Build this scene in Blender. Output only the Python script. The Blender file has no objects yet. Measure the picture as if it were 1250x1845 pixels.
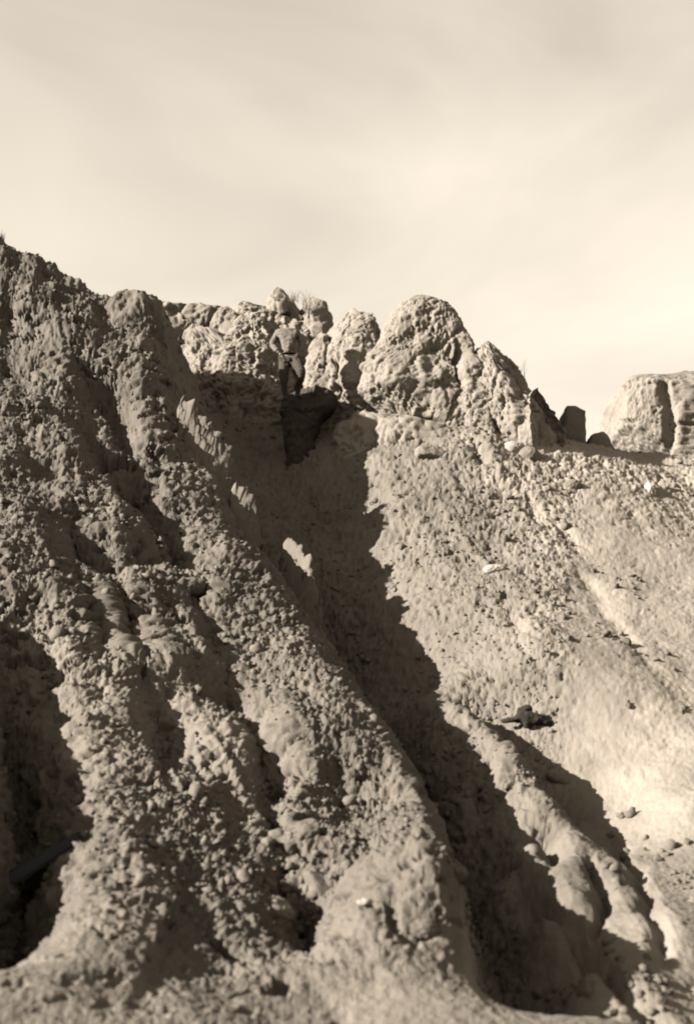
import bpy, bmesh, math, random
import numpy as np
from mathutils import Vector, Matrix

random.seed(7); rng = np.random.default_rng(7)
SC = bpy.context.scene
COL = SC.collection
R = math.radians

# ---------------------------------------------------------------- camera
F = 2403.0; CX, CY = 625.0, 922.5; PITCH = R(20.0); CAMZ = 1.6
cam = bpy.data.cameras.new('camera'); camo = bpy.data.objects.new('camera', cam); COL.objects.link(camo)
cam.sensor_fit = 'VERTICAL'; cam.sensor_height = 36.0; cam.lens = 36.0 * F / 1845.0
cam.clip_start = 0.1; cam.clip_end = 3000
camo.location = (0, 0, CAMZ); camo.rotation_euler = (R(90) + PITCH, 0, 0)
cam.dof.use_dof = True; cam.dof.focus_distance = 20.0; cam.dof.aperture_fstop = 1.15
SC.camera = camo

# ---------------------------------------------------------------- sky, sun, exposure
SUN_AZ, SUN_EL = 112.0, 21.5       # degrees to the left of the view, degrees above the horizon
W = bpy.data.worlds.new("World"); SC.world = W; W.use_nodes = True
nt = W.node_tree; nt.nodes.clear()
def N(tree, t, **kw):
    n = tree.nodes.new(t)
    for k, v in kw.items(): setattr(n, k, v)
    return n
out = N(nt, 'ShaderNodeOutputWorld'); bg = N(nt, 'ShaderNodeBackground')
sky = N(nt, 'ShaderNodeTexSky', sky_type='NISHITA'); sky.sun_disc = False
sky.sun_elevation = R(SUN_EL); sky.sun_rotation = R(-SUN_AZ)
sky.dust_density = 0.6; sky.air_density = 1.0
bw = N(nt, 'ShaderNodeRGBToBW'); tint = N(nt, 'ShaderNodeMix', data_type='RGBA', blend_type='MULTIPLY')
tint.inputs['Factor'].default_value = 1.0
tint.inputs['B'].default_value = (1.0, 0.89, 0.745, 1)      # the sepia tone of the whole print
tc = N(nt, 'ShaderNodeTexCoord'); mp = N(nt, 'ShaderNodeMapping')
mp.inputs['Rotation'].default_value = (0.3, 0.5, 0.2); mp.inputs['Scale'].default_value = (1.2, 1.0, 3.2)
cl = N(nt, 'ShaderNodeTexNoise'); cl.inputs['Scale'].default_value = 2.1; cl.inputs['Detail'].default_value = 4
cl.inputs['Roughness'].default_value = 0.5; cl.inputs['Distortion'].default_value = 0.7
cr = N(nt, 'ShaderNodeMapRange'); cr.inputs['From Min'].default_value = 0.3; cr.inputs['From Max'].default_value = 0.7
cr.inputs['To Min'].default_value = 1.3; cr.inputs['To Max'].default_value = 2.1     # veil of thin high cloud
sep = N(nt, 'ShaderNodeSeparateXYZ'); hz = N(nt, 'ShaderNodeMapRange')      # veil whitens towards the horizon, dimmed overhead to deepen the shade
hz.inputs['From Min'].default_value = 0.25; hz.inputs['From Max'].default_value = 1.0
hz.inputs['To Min'].default_value = 1.0; hz.inputs['To Max'].default_value = -1.3
ad = N(nt, 'ShaderNodeMath', operation='ADD')
mul = N(nt, 'ShaderNodeMath', operation='MULTIPLY_ADD'); mul.inputs[1].default_value = 0.45     # veil added over the sky, whose own glow is cut to deepen shade
L = nt.links.new
L(sky.outputs[0], bw.inputs[0]); L(tc.outputs['Generated'], mp.inputs[0]); L(mp.outputs[0], cl.inputs['Vector'])
L(tc.outputs['Generated'], sep.inputs[0]); L(sep.outputs['Z'], hz.inputs[0]); L(cl.outputs[0], cr.inputs[0]); L(cr.outputs[0], ad.inputs[0]); L(hz.outputs[0], ad.inputs[1]); L(bw.outputs[0], mul.inputs[0]); L(ad.outputs[0], mul.inputs[2])
L(mul.outputs[0], tint.inputs['A']); L(tint.outputs['Result'], bg.inputs[0]); L(bg.outputs[0], out.inputs[0])
bg.inputs[1].default_value = 0.056
sa, ca, se, ce = math.sin(R(SUN_AZ)), math.cos(R(SUN_AZ)), math.sin(R(SUN_EL)), math.cos(R(SUN_EL))
TOSUN = Vector((-sa * ce, ca * ce, se))
sd = bpy.data.lights.new('sun', 'SUN'); sd.energy = 5.0; sd.angle = R(0.5); sd.color = (1.0, 0.955, 0.90)
so = bpy.data.objects.new('sun', sd); COL.objects.link(so); so.rotation_euler = TOSUN.to_track_quat('Z', 'Y').to_euler()
so.location = (-20, 0, 30)
SC.view_settings.view_transform = 'Standard'; SC.view_settings.look = 'None'
SC.view_settings.exposure = 2.70; SC.view_settings.gamma = 1.0; SC.view_settings.use_curve_mapping = False
SC.cycles.filter_width = 2.0; SC.cycles.max_bounces = 4; SC.cycles.diffuse_bounces = 1

# ---------------------------------------------------------------- a pixel of the photograph at forward distance Y, as a point of the place
cp, sp = math.cos(PITCH), math.sin(PITCH)
def P(px, py, Y):
    u = (px - CX) / F; v = (CY - py) / F
    y = cp - sp * v; z = sp + cp * v
    return np.array([u / y * Y, Y, CAMZ + z / y * Y])
def project(x, y, z):
    zz = z - CAMZ
    d = y * cp + zz * sp; up = -y * sp + zz * cp
    return CX + F * x / d, CY - F * up / d

# ---------------------------------------------------------------- numpy noise
_perm = rng.permutation(256).astype(np.int32); _perm = np.concatenate([_perm, _perm, _perm])
_g = rng.normal(size=(256, 3)).astype(np.float32); _g /= np.linalg.norm(_g, axis=1)[:, None]
def perlin(x, y, z):
    xi = np.floor(x).astype(np.int32); yi = np.floor(y).astype(np.int32); zi = np.floor(z).astype(np.int32)
    xf = (x - xi).astype(np.float32); yf = (y - yi).astype(np.float32); zf = (z - zi).astype(np.float32)
    u = xf * xf * (3 - 2 * xf); v = yf * yf * (3 - 2 * yf); w = zf * zf * (3 - 2 * zf)
    res = 0
    for dx in (0, 1):
        a = _perm[(xi + dx) & 255]; wx = u if dx else 1 - u
        for dy in (0, 1):
            b = _perm[a + ((yi + dy) & 255)]; wxy = wx * (v if dy else 1 - v)
            for dz in (0, 1):
                g = _g[_perm[b + ((zi + dz) & 255)]]
                res = res + wxy * (w if dz else 1 - w) * (g[..., 0] * (xf - dx) + g[..., 1] * (yf - dy) + g[..., 2] * (zf - dz))
    return res * 1.6
def fbm(p, scale, octv=4, gain=0.5, ridged=False, seed=0.0):
    s = 0; a = 1.0; f = scale; tot = 0
    for k in range(octv):
        n = perlin(p[..., 0] * f + seed + 17.3 * k, p[..., 1] * f + 5.1 * k, p[..., 2] * f + 9.7 * k)
        if ridged: n = 1 - 2 * np.abs(n)
        s = s + a * n; tot += a; a *= gain; f *= 2.03
    return s / tot
_rt = rng.random((256, 3)).astype(np.float32)
def worley(p, scale, seed=0.0):
    """distance to the nearest cell point, 0 at its centre"""
    q = p * scale + seed
    i0 = np.floor(q).astype(np.int32); f0 = (q - i0).astype(np.float32)
    best = np.full(q.shape[:-1], 9.0, np.float32); second = best.copy()
    for dx in (-1, 0, 1):
        a = _perm[(i0[..., 0] + dx) & 255]
        for dy in (-1, 0, 1):
            b = _perm[a + ((i0[..., 1] + dy) & 255)]
            for dz in (-1, 0, 1):
                r = _rt[_perm[b + ((i0[..., 2] + dz) & 255)]]
                d = (r[..., 0] + dx - f0[..., 0]) ** 2 + (r[..., 1] + dy - f0[..., 1]) ** 2 + (r[..., 2] + dz - f0[..., 2]) ** 2
                second = np.minimum(second, np.maximum(best, d)); best = np.minimum(best, d)
    return np.sqrt(best), np.sqrt(second)
def smooth(a, b, x):
    t = np.clip((x - a) / (b - a), 0, 1); return t * t * (3 - 2 * t)

# ---------------------------------------------------------------- materials (sepia-toned clay, as the print shows it)
def clay(name, base, var=0.25, scale=6.0, bump=0.4, rough=0.95, fine=60.0, pale=0.0):
    m = bpy.data.materials.new(name); m.use_nodes = True; t = m.node_tree
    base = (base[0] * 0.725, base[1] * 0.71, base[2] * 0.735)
    b = t.nodes['Principled BSDF']; b.inputs['Roughness'].default_value = rough
    b.inputs['Specular IOR Level'].default_value = 0.1
    geo = N(t, 'ShaderNodeNewGeometry')
    n1 = N(t, 'ShaderNodeTexNoise'); n1.inputs['Scale'].default_value = scale * 0.25; n1.inputs['Detail'].default_value = 6
    n2 = N(t, 'ShaderNodeTexNoise'); n2.inputs['Scale'].default_value = fine; n2.inputs['Detail'].default_value = 5
    n2.inputs['Roughness'].default_value = 0.7
    t.links.new(geo.outputs['Position'], n1.inputs['Vector']); t.links.new(geo.outputs['Position'], n2.inputs['Vector'])
    mx = N(t, 'ShaderNodeMath', operation='MULTIPLY_ADD'); mx.inputs[1].default_value = 0.5
    t.links.new(n1.outputs[0], mx.inputs[0])
    m5 = N(t, 'ShaderNodeMath', operation='MULTIPLY'); m5.inputs[1].default_value = 0.5
    t.links.new(n2.outputs[0], m5.inputs[0]); t.links.new(m5.outputs[0], mx.inputs[2])
    ramp = N(t, 'ShaderNodeValToRGB')
    e = ramp.color_ramp.elements
    e[0].position = 0.34; e[1].position = 0.66
    e[0].color = tuple(c * (1 - var) for c in base) + (1,); e[1].color = tuple(min(1, c * (1 + var)) for c in base) + (1,)
    t.links.new(mx.outputs[0], ramp.inputs[0])
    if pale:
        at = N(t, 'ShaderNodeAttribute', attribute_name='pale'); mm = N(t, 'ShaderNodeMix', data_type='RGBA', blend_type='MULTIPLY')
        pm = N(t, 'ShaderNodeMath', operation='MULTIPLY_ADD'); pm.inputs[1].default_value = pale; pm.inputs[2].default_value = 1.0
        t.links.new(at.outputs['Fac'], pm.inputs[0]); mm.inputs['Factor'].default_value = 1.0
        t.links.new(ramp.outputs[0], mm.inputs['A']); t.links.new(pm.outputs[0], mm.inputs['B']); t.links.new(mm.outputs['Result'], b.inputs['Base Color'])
    else: t.links.new(ramp.outputs[0], b.inputs['Base Color'])
    bp = N(t, 'ShaderNodeBump'); bp.inputs['Strength'].default_value = bump; bp.inputs['Distance'].default_value = 0.02
    t.links.new(n2.outputs[0], bp.inputs['Height']); t.links.new(bp.outputs[0], b.inputs['Normal'])
    return m
M = {}
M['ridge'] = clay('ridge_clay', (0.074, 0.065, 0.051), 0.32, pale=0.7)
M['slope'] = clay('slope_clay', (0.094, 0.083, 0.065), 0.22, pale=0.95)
M['fine'] = clay('fine_clay', (0.12, 0.106, 0.084), 0.12, bump=0.2)
M['cliff'] = clay('cliff_clay', (0.14, 0.124, 0.098), 0.20)
M['shaded_rock'] = clay('shaded_rock', (0.035, 0.030, 0.024), 0.35)  # the pinnacle's shade is put into its rock colour
M['pale_stone'] = clay('pale_stone', (0.20, 0.18, 0.147), 0.12, bump=0.2)
M['stone'] = clay('grey_stone', (0.095, 0.084, 0.066), 0.25)

def tag(o, label=None, cat=None, group=None, kind=None):
    if label: o['label'] = label
    if cat: o['category'] = cat
    if group: o['group'] = group
    if kind: o['kind'] = kind
    return o
def mesh_np(name, v, f, mat, parent=None, shade=True):
    """v (n,3), f (m,4) or (m,3)"""
    me = bpy.data.meshes.new(name); k = f.shape[1]
    me.vertices.add(len(v)); me.vertices.foreach_set('co', np.ascontiguousarray(v, np.float32).ravel())
    me.loops.add(f.size); me.loops.foreach_set('vertex_index', np.ascontiguousarray(f, np.int32).ravel())
    me.polygons.add(len(f)); me.polygons.foreach_set('loop_start', np.arange(0, f.size, k, dtype=np.int32))
    if shade: me.polygons.foreach_set('use_smooth', np.ones(len(f), bool))
    me.update(calc_edges=True); me.validate()
    me.materials.append(mat)
    o = bpy.data.objects.new(name, me); COL.objects.link(o)
    if parent: o.parent = parent
    return o

# ---------------------------------------------------------------- the bluff as a height field
# crest of the big left ridge: where the photograph shows its edge, at its own distance
CREST = [(288,562,19.7),(293,620,19.4),(312,715,19.0),(342,800,18.6),(380,880,18.25),(428,975,17.85),(478,1060,17.2),(540,1130,16.5),
         (602,1230,15.45),(685,1350,14.0),(758,1450,12.5),(804,1560,11.1),(830,1700,9.4),(843,1845,8.2),(850,1990,7.5)]
SKYL = [(-300,300,19.5),(-120,370,19.6),(0,440,19.7),(60,478,19.6),(130,508,19.5),(200,533,19.5),(245,537,19.6)]
FACE = [(-300,600,18),(0,600,18.7),(150,600,18.9),(0,700,17.8),(100,700,18.1),(200,700,18.3),(270,690,18.5),
        (-300,1000,14.0),(0,850,16.0),(150,850,16.7),(280,850,17.4),(0,1000,14.4),(150,1000,15.0),(300,1000,15.8),
        (0,1250,12.5),(200,1250,13.0),(400,1250,13.6),
        (-300,1500,9.8),(0,1500,10.4),(200,1500,10.8),(400,1500,11.1),(560,1500,11.5),
        (-300,1845,7.4),(0,1845,7.7),(200,1845,7.9),(400,1845,8.1),(600,1845,8.3),(790,1845,8.35),
        (0,1700,8.7),(300,1700,9.2),(600,1700,9.5),(712,1610,10.55),(700,1500,11.8)]
WALL = [(380,760,22.3),(450,760,22.2),(520,790,21.6),(600,800,21.0),(690,795,20.7),(800,780,20.5),(880,800,20.2),(960,835,20.0),
        (1020,800,21.0),(1100,815,21.5),(1250,830,22.5),(1450,830,23),
        (480,870,21.0),(560,950,19.9),(620,1060,18.6),(700,1180,17.2),(760,1260,16.2),
        (680,880,19.7),(720,1000,18.4),(780,1120,17.0),(830,1230,15.6),
        (760,900,19.2),(900,900,19.2),(1050,900,19.3),(1250,950,19.6),(1450,950,20),
        (900,1050,17.4),(1100,1050,17.5),(1250,1080,17.6),(950,1200,15.4),(1100,1250,14.9),(1250,1250,15.2),(1450,1250,15.5),
        (930,1310,14.6),(1010,1385,13.8),(1060,1425,13.4),(1100,1480,12.7),(1250,1450,13.0),(1115,1560,11.45),(1180,1650,10.7),(1250,1650,10.9),(1450,1650,11.5),
        (1135,1740,9.9),(1250,1845,9.5),(1150,1845,9.3),(1450,1845,10)]
SPUR = [(770,1272,15.5),(840,1292,14.7),(900,1340,14.0),(960,1415,13.2),(1005,1480,12.6),(1050,1540,11.9),(1078,1620,11.15),(1080,1700,10.55)]
SPFACE = [(780,1350,14.6),(860,1450,13.3),(925,1560,11.9),(1000,1640,11.0),(890,1400,13.6)]
FAN = [(1000,1845,8.9),(1070,1845,9.1),(1050,1780,9.75),(960,1850,8.9),(1000,1790,9.55)]
ctl = [P(*c) for c in SKYL + FACE + WALL + SPFACE + FAN]
n_first = len(ctl)
cr3 = np.array([P(*c) for c in CREST])
# resample the crest
def resample(pl, step):
    d = np.r_[0, np.cumsum(np.linalg.norm(np.diff(pl, axis=0), axis=1))]
    n = max(2, int(d[-1] / step)); t = np.linspace(0, d[-1], n)
    return np.stack([np.interp(t, d, pl[:, k]) for k in range(3)], 1)
crr = resample(cr3, 0.4)
ctl += [c for c in crr]
tang = np.gradient(crr[:, :2], axis=0); tang /= np.linalg.norm(tang, axis=1)[:, None]
perp = np.stack([-tang[:, 1], tang[:, 0]], 1)           # to the far right of the crest
for i in range(0, len(crr), 1):
    c = crr[i]; t = i / (len(crr) - 1)
    w = 0.55 * (1 - t) + 0.13 * t; dz = 1.15 * (1 - t) + 0.60 * t
    ctl.append(np.array([c[0] + perp[i, 0] * w, c[1] + perp[i, 1] * w, c[2] - dz]))
def behind(px, py, Y, dx, dy, dz):
    p = P(px, py, Y); return np.array([p[0] + dx, p[1] + dy, p[2] + dz])
# hollow behind the spur's crest
sp3 = resample(np.array([P(*c) for c in SPUR]), 0.3)
ctl += [c for c in sp3]
tg = np.gradient(sp3[:, :2], axis=0); tg /= np.linalg.norm(tg, axis=1)[:, None]
for i in range(2, int(len(sp3) * 0.68)):
    t = i / (len(sp3) - 1); w = 0.20 + 0.12 * math.sin(math.pi * min(1, t * 1.3)); c = sp3[i]
    ctl.append(np.array([c[0] - tg[i, 1] * w, c[1] + tg[i, 0] * w, c[2] - (0.08 + 0.30 * math.sin(math.pi * min(1, t * 1.45)))]))
n_rest = len(ctl)
# the ground falls away behind the skyline of the left ridge
for c in SKYL:
    ctl.append(behind(*c, 0.0, 0.7, -0.45)); ctl.append(behind(*c, 0.0, 2.0, -1.3)); ctl.append(behind(*c, 0.0, 4.0, -2.2))
# plateau behind the rim, the foot of the slope
for x in (-16, -10, -6, -3, 0, 3, 6, 10, 16):
    zz = 13.6 - 0.22 * (x + 8)
    ctl.append(np.array([x, 27.0, min(zz, 11.0)])); ctl.append(np.array([x, 34.0, 10.5])); ctl.append(np.array([x * 1.5, 48.0, 10.0]))
for x in (-12, -6, -3, 0, 3, 6, 12):
    ctl.append(np.array([x, 5.4, 0.15])); ctl.append(np.array([x, 3.5, 0.0])); ctl.append(np.array([x, 1.0, 0.0]))
for x in (-14, -24): 
    ctl.append(np.array([x, 8, 2.5])); ctl.append(np.array([x, 14, 7.5])); ctl.append(np.array([x, 20, 13.0]))
for x in (14, 24):
    ctl.append(np.array([x, 8, 0.8])); ctl.append(np.array([x, 14, 4.5])); ctl.append(np.array([x, 20, 9.5]))
for y in (-6.0, -20.0):
    for x in (-25, -8, 8, 25): ctl.append(np.array([x, y, 0.0]))
n_crest = n_rest - n_first
ctl = ctl[n_first:] + ctl[:n_first]            # crests and hollows come first; a point too near an earlier one is dropped
keep = []
for i, c in enumerate(ctl):
    lim = 0.17 if i < n_crest else 0.32
    if all((c[0] - k[0]) ** 2 + (c[1] - k[1]) ** 2 > lim ** 2 for k in keep): keep.append(c)
ctl = np.array(keep)
C2 = 0.14 ** 2
def kern(r2): return -np.sqrt(r2 + C2)
A = kern(((ctl[:, None, :2] - ctl[None, :, :2]) ** 2).sum(-1))
n = len(ctl); Q = np.c_[np.ones(n), ctl[:, :2]]
K = np.block([[A - 0.03 * np.eye(n), Q], [Q.T, np.zeros((3, 3))]])
sol = np.linalg.solve(K, np.r_[ctl[:, 2], 0, 0, 0]); wgt, aff = sol[:n], sol[n:]
def H0(x, y):
    s = x.shape; x = x.ravel(); y = y.ravel(); o = np.empty(len(x))
    for a in range(0, len(x), 40000):
        xx, yy = x[a:a + 40000, None], y[a:a + 40000, None]
        o[a:a + 40000] = kern((xx - ctl[None, :, 0]) ** 2 + (yy - ctl[None, :, 1]) ** 2) @ wgt + aff[0] + aff[1] * xx[:, 0] + aff[2] * yy[:, 0]
    return o.reshape(s)
# table of the smooth field, for quick bilinear look-ups
GX = np.arange(-30, 30.01, 0.06); GY = np.arange(-2, 50.01, 0.06)
def seg_dist(x, y, pl):
    best = np.full(x.shape, 1e9); tb = np.zeros(x.shape); side = np.zeros(x.shape); L_ = 0
    seglen = np.linalg.norm(np.diff(pl[:, :2], axis=0), axis=1); tot = seglen.sum()
    for i in range(len(pl) - 1):
        a, b = pl[i, :2], pl[i + 1, :2]; d = b - a
        t = np.clip(((x - a[0]) * d[0] + (y - a[1]) * d[1]) / (d @ d), 0, 1)
        ex, ey = x - a[0] - t * d[0], y - a[1] - t * d[1]
        dd = np.hypot(ex, ey); m = dd < best
        best = np.where(m, dd, best); tb = np.where(m, (L_ + t * seglen[i]) / tot, tb)
        side = np.where(m, np.sign(d[0] * ey - d[1] * ex), side); L_ += seglen[i]
    return best, tb, side
gx, gy = np.meshgrid(GX, GY, indexing='ij')
def coarse():
    """evaluate H0: fine near, coarse elsewhere, by bilinear fill"""
    sx = np.arange(-30, 30.01, 0.12); sy = np.arange(-2, 50.01, 0.12)
    a, b = np.meshgrid(sx, sy, indexing='ij'); h = H0(a, b)
    return bil(sx, sy, h, gx, gy)
def bil(X, Y, T, x, y):
    fx = np.clip((x - X[0]) / (X[1] - X[0]), 0, len(X) - 1.001); fy = np.clip((y - Y[0]) / (Y[1] - Y[0]), 0, len(Y) - 1.001)
    i = fx.astype(np.int32); j = fy.astype(np.int32); u = fx - i; v = fy - j
    return T[i, j] * (1 - u) * (1 - v) + T[i + 1, j] * u * (1 - v) + T[i, j + 1] * (1 - u) * v + T[i + 1, j + 1] * u * v
HT = coarse()
def height(x, y): return bil(GX, GY, HT, x, y)
def hit(px, py, y0=5.5, y1=30.0):
    """where the sight line of a pixel meets the bluff"""
    u = (px - CX) / F; v = (CY - py) / F; ry = cp - sp * v; rz = sp + cp * v
    Y = np.arange(y0, y1, 0.03); z = CAMZ + rz / ry * Y; h = height(u / ry * Y, Y)
    k = np.argmax(h > z)
    if h[k] <= z[k]: k = len(Y) - 1
    return np.array([u / ry * Y[k], Y[k], z[k]])
# rills, gullies and ribs: lines on the ground (taken where the photograph shows them, the last one added), carved or raised
#   (points, depth (+ carve / - raise), width, sharpness)
LINES = [
 ([(135,650),(175,700),(215,750),(235,800),(250,815)], 0.42, 0.16),
 ([(170,640),(205,700),(222,760)], 0.25, 0.12),
 ([(165,790),(215,850),(265,905),(300,960),(335,1020)], 0.62, 0.26),
 ([(130,920),(160,1000),(200,1025)], 0.40, 0.20),
 ([(150,1020),(230,1030),(330,1030)], 0.30, 0.20),
 ([(145,1050),(170,1120),(190,1200)], 0.32, 0.12),
 ([(215,1070),(240,1150),(260,1200)], 0.34, 0.13),
 ([(270,1250),(300,1300),(300,1370)], 0.45, 0.22),
 ([(330,1060),(375,1070)], 0.30, 0.18),
 ([(350,1090),(400,1200),(450,1280),(500,1430)], 0.22, 0.13),
 ([(465,1300),(490,1400),(500,1440)], 0.25, 0.14),
 ([(470,1450),(500,1530),(520,1610)], 0.22, 0.08),
 ([(520,1610),(560,1650),(580,1720)], 0.45, 0.22),
 ([(540,1640),(610,1655)], 0.30, 0.14),
 ([(355,1680),(400,1720),(430,1735)], 0.12, 0.08),
 ([(700,1610),(720,1680),(750,1695),(790,1680)], 0.14, 0.07),
 ([(0,668),(70,672)], 0.30, 0.10),
 ([(0,545),(40,550)], 0.30, 0.15),
 ([(900,1560),(960,1625),(1040,1700),(1110,1760),(1170,1840)], 0.22, 0.09),
 ([(1090,1510),(1150,1580),(1180,1650),(1205,1740)], 0.15, 0.08),
 ([(870,1380),(875,1440),(880,1490)], 0.28, 0.12),
 ([(935,1400),(900,1440),(880,1490)], 0.18, 0.10),
 ([(975,1480),(1000,1545)], 0.30, 0.14),
 ([(1060,1540),(1085,1620),(1075,1690)], 0.20, 0.07),
 ([(1035,1640),(1050,1690)], 0.15, 0.08),
 ([(930,850),(960,930),(1010,960),(1040,1000)], 0.09, 0.15),
 ([(1040,1020),(1080,1080),(1120,1140),(1180,1220)], 0.05, 0.12),
 ([(855,800),(862,840)], 0.30, 0.10),
 ([(900,1060),(940,1160),(975,1230)], 0.06, 0.10),
 ([(10,1130),(45,1290),(55,1440),(45,1580),(-20,1700)], 1.0, 0.36),
 ([(-150,1080),(-130,1280),(-120,1480),(-140,1580)], -0.45, 0.33),  # unseen bank out of frame, added to throw shade into the hollow
]
def carve():
    global HT
    for pts, dep, wid in LINES:
        pl = resample(np.array([hit(*p) for p in pts]), 0.15)
        x0, x1 = pl[:, 0].min() - 1, pl[:, 0].max() + 1; y0, y1 = pl[:, 1].min() - 1, pl[:, 1].max() + 1
        i0, i1 = np.searchsorted(GX, [x0, x1]); j0, j1 = np.searchsorted(GY, [y0, y1])
        X, Y = gx[i0:i1, j0:j1], gy[i0:i1, j0:j1]
        P3 = np.stack([X, Y, 0 * X], -1)
        d, t, s = seg_dist(X + 0.13 * fbm(P3, 2.6, 3, seed=5), Y + 0.13 * fbm(P3, 2.6, 3, seed=25), pl)
        prof = np.exp(-(d / wid) ** 2 * 1.2) * np.minimum(1, np.minimum(t, 1 - t) * 6 + 0.25)
        if dep > 0.2: prof -= 0.10 * np.exp(-((d - 2.0 * wid) / wid) ** 2) * (s > 0)       # banked-up rim on the lee side
        HT[i0:i1, j0:j1] -= dep * prof
carve()
# a small rib standing in the shaded gully, its top still in the sun
RIBS = [[(314,700,19.55),(345,742,19.25),(385,790,18.85),(424,826,18.6)],
        [(408,866,18.35),(436,892,18.1),(466,922,17.85)],
        [(500,962,17.35),(532,1000,17.05),(566,1040,16.6)]]
# (distances of the ribs are found below, against the sun)

# ---------------------------------------------------------------- terrain mesh: columns fan out from the foot, rows spaced by how large they show
az_in = np.linspace(-R(16.6), R(16.6), 720)
g = []; a = az_in[-1]; st = az_in[1] - az_in[0]
while a < R(68): st *= 1.09; a += st; g.append(a)
AZ = np.r_[-np.array(g[::-1]), az_in, g]
YS = np.concatenate([np.arange(1.0, 30, 0.04), np.arange(30, 49, 0.3)])
NR = 1080
tx = np.tan(AZ)
xs = tx[:, None] * YS[None, :]; hs = height(xs, np.broadcast_to(YS, xs.shape))
D = np.sqrt(xs ** 2 + YS ** 2 + (hs - CAMZ) ** 2); Dm = np.maximum(D, 6.5) ** 1.15
ds = np.sqrt(np.diff(np.broadcast_to(YS, xs.shape) / np.cos(AZ)[:, None], axis=1) ** 2 + 0.6 * np.diff(hs, axis=1) ** 2) / Dm[:, 1:]
ds *= np.where(YS[1:] > 27, 0.15, 1.0) * np.where(YS[1:] < 5.5, 0.2, 1.0)
s = np.concatenate([np.zeros((len(AZ), 1)), np.cumsum(ds, axis=1)], 1)
# average the spacing over neighbouring columns so rows stay even
kw = 9; pad = np.pad(s / s[:, -1:], ((kw, kw), (0, 0)), mode='edge')
s = sum(pad[i:i + len(AZ)] for i in range(2 * kw + 1)) / (2 * kw + 1)
tt = np.linspace(0, 1, NR)
YY = np.stack([np.interp(tt, s[i], YS) for i in range(len(AZ))])
XX = tx[:, None] * YY
def build_terrain():
    Z = height(XX, YY)
    e = 0.08
    nx = -(height(XX + e, YY) - height(XX - e, YY)) / (2 * e); ny = -(height(XX, YY + e) - height(XX, YY - e)) / (2 * e)
    nn = np.stack([nx, ny, np.ones_like(nx)], -1); nn /= np.linalg.norm(nn, axis=-1)[..., None]
    p = np.stack([XX, YY, Z], -1)
    d_cr, t_cr, side = seg_dist(XX, YY, crr)
    left = smooth(-0.25, 0.25, -side * d_cr)         # 1 on the big left ridge
    return p, nn, left, d_cr
def lit(p, margin=0.0):
    t = np.arange(0.15, 9, 0.05)
    q = p[None] + t[:, None] * np.array(TOSUN)[None]
    return not np.any(height(q[:, 0], q[:, 1]) > q[:, 2] - margin)
RIBPTS = []
for rb in RIBS:
    pts = []
    for (px, py, Y) in rb:
        y0 = y = hit(px, py)[1]
        while y > y0 - 2.5 and not lit(P(px, py, y), 0.04): y -= 0.04
        pts.append((px, py, y - 0.50))
    RIBPTS.append(pts)
    print('rib', pts)

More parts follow.
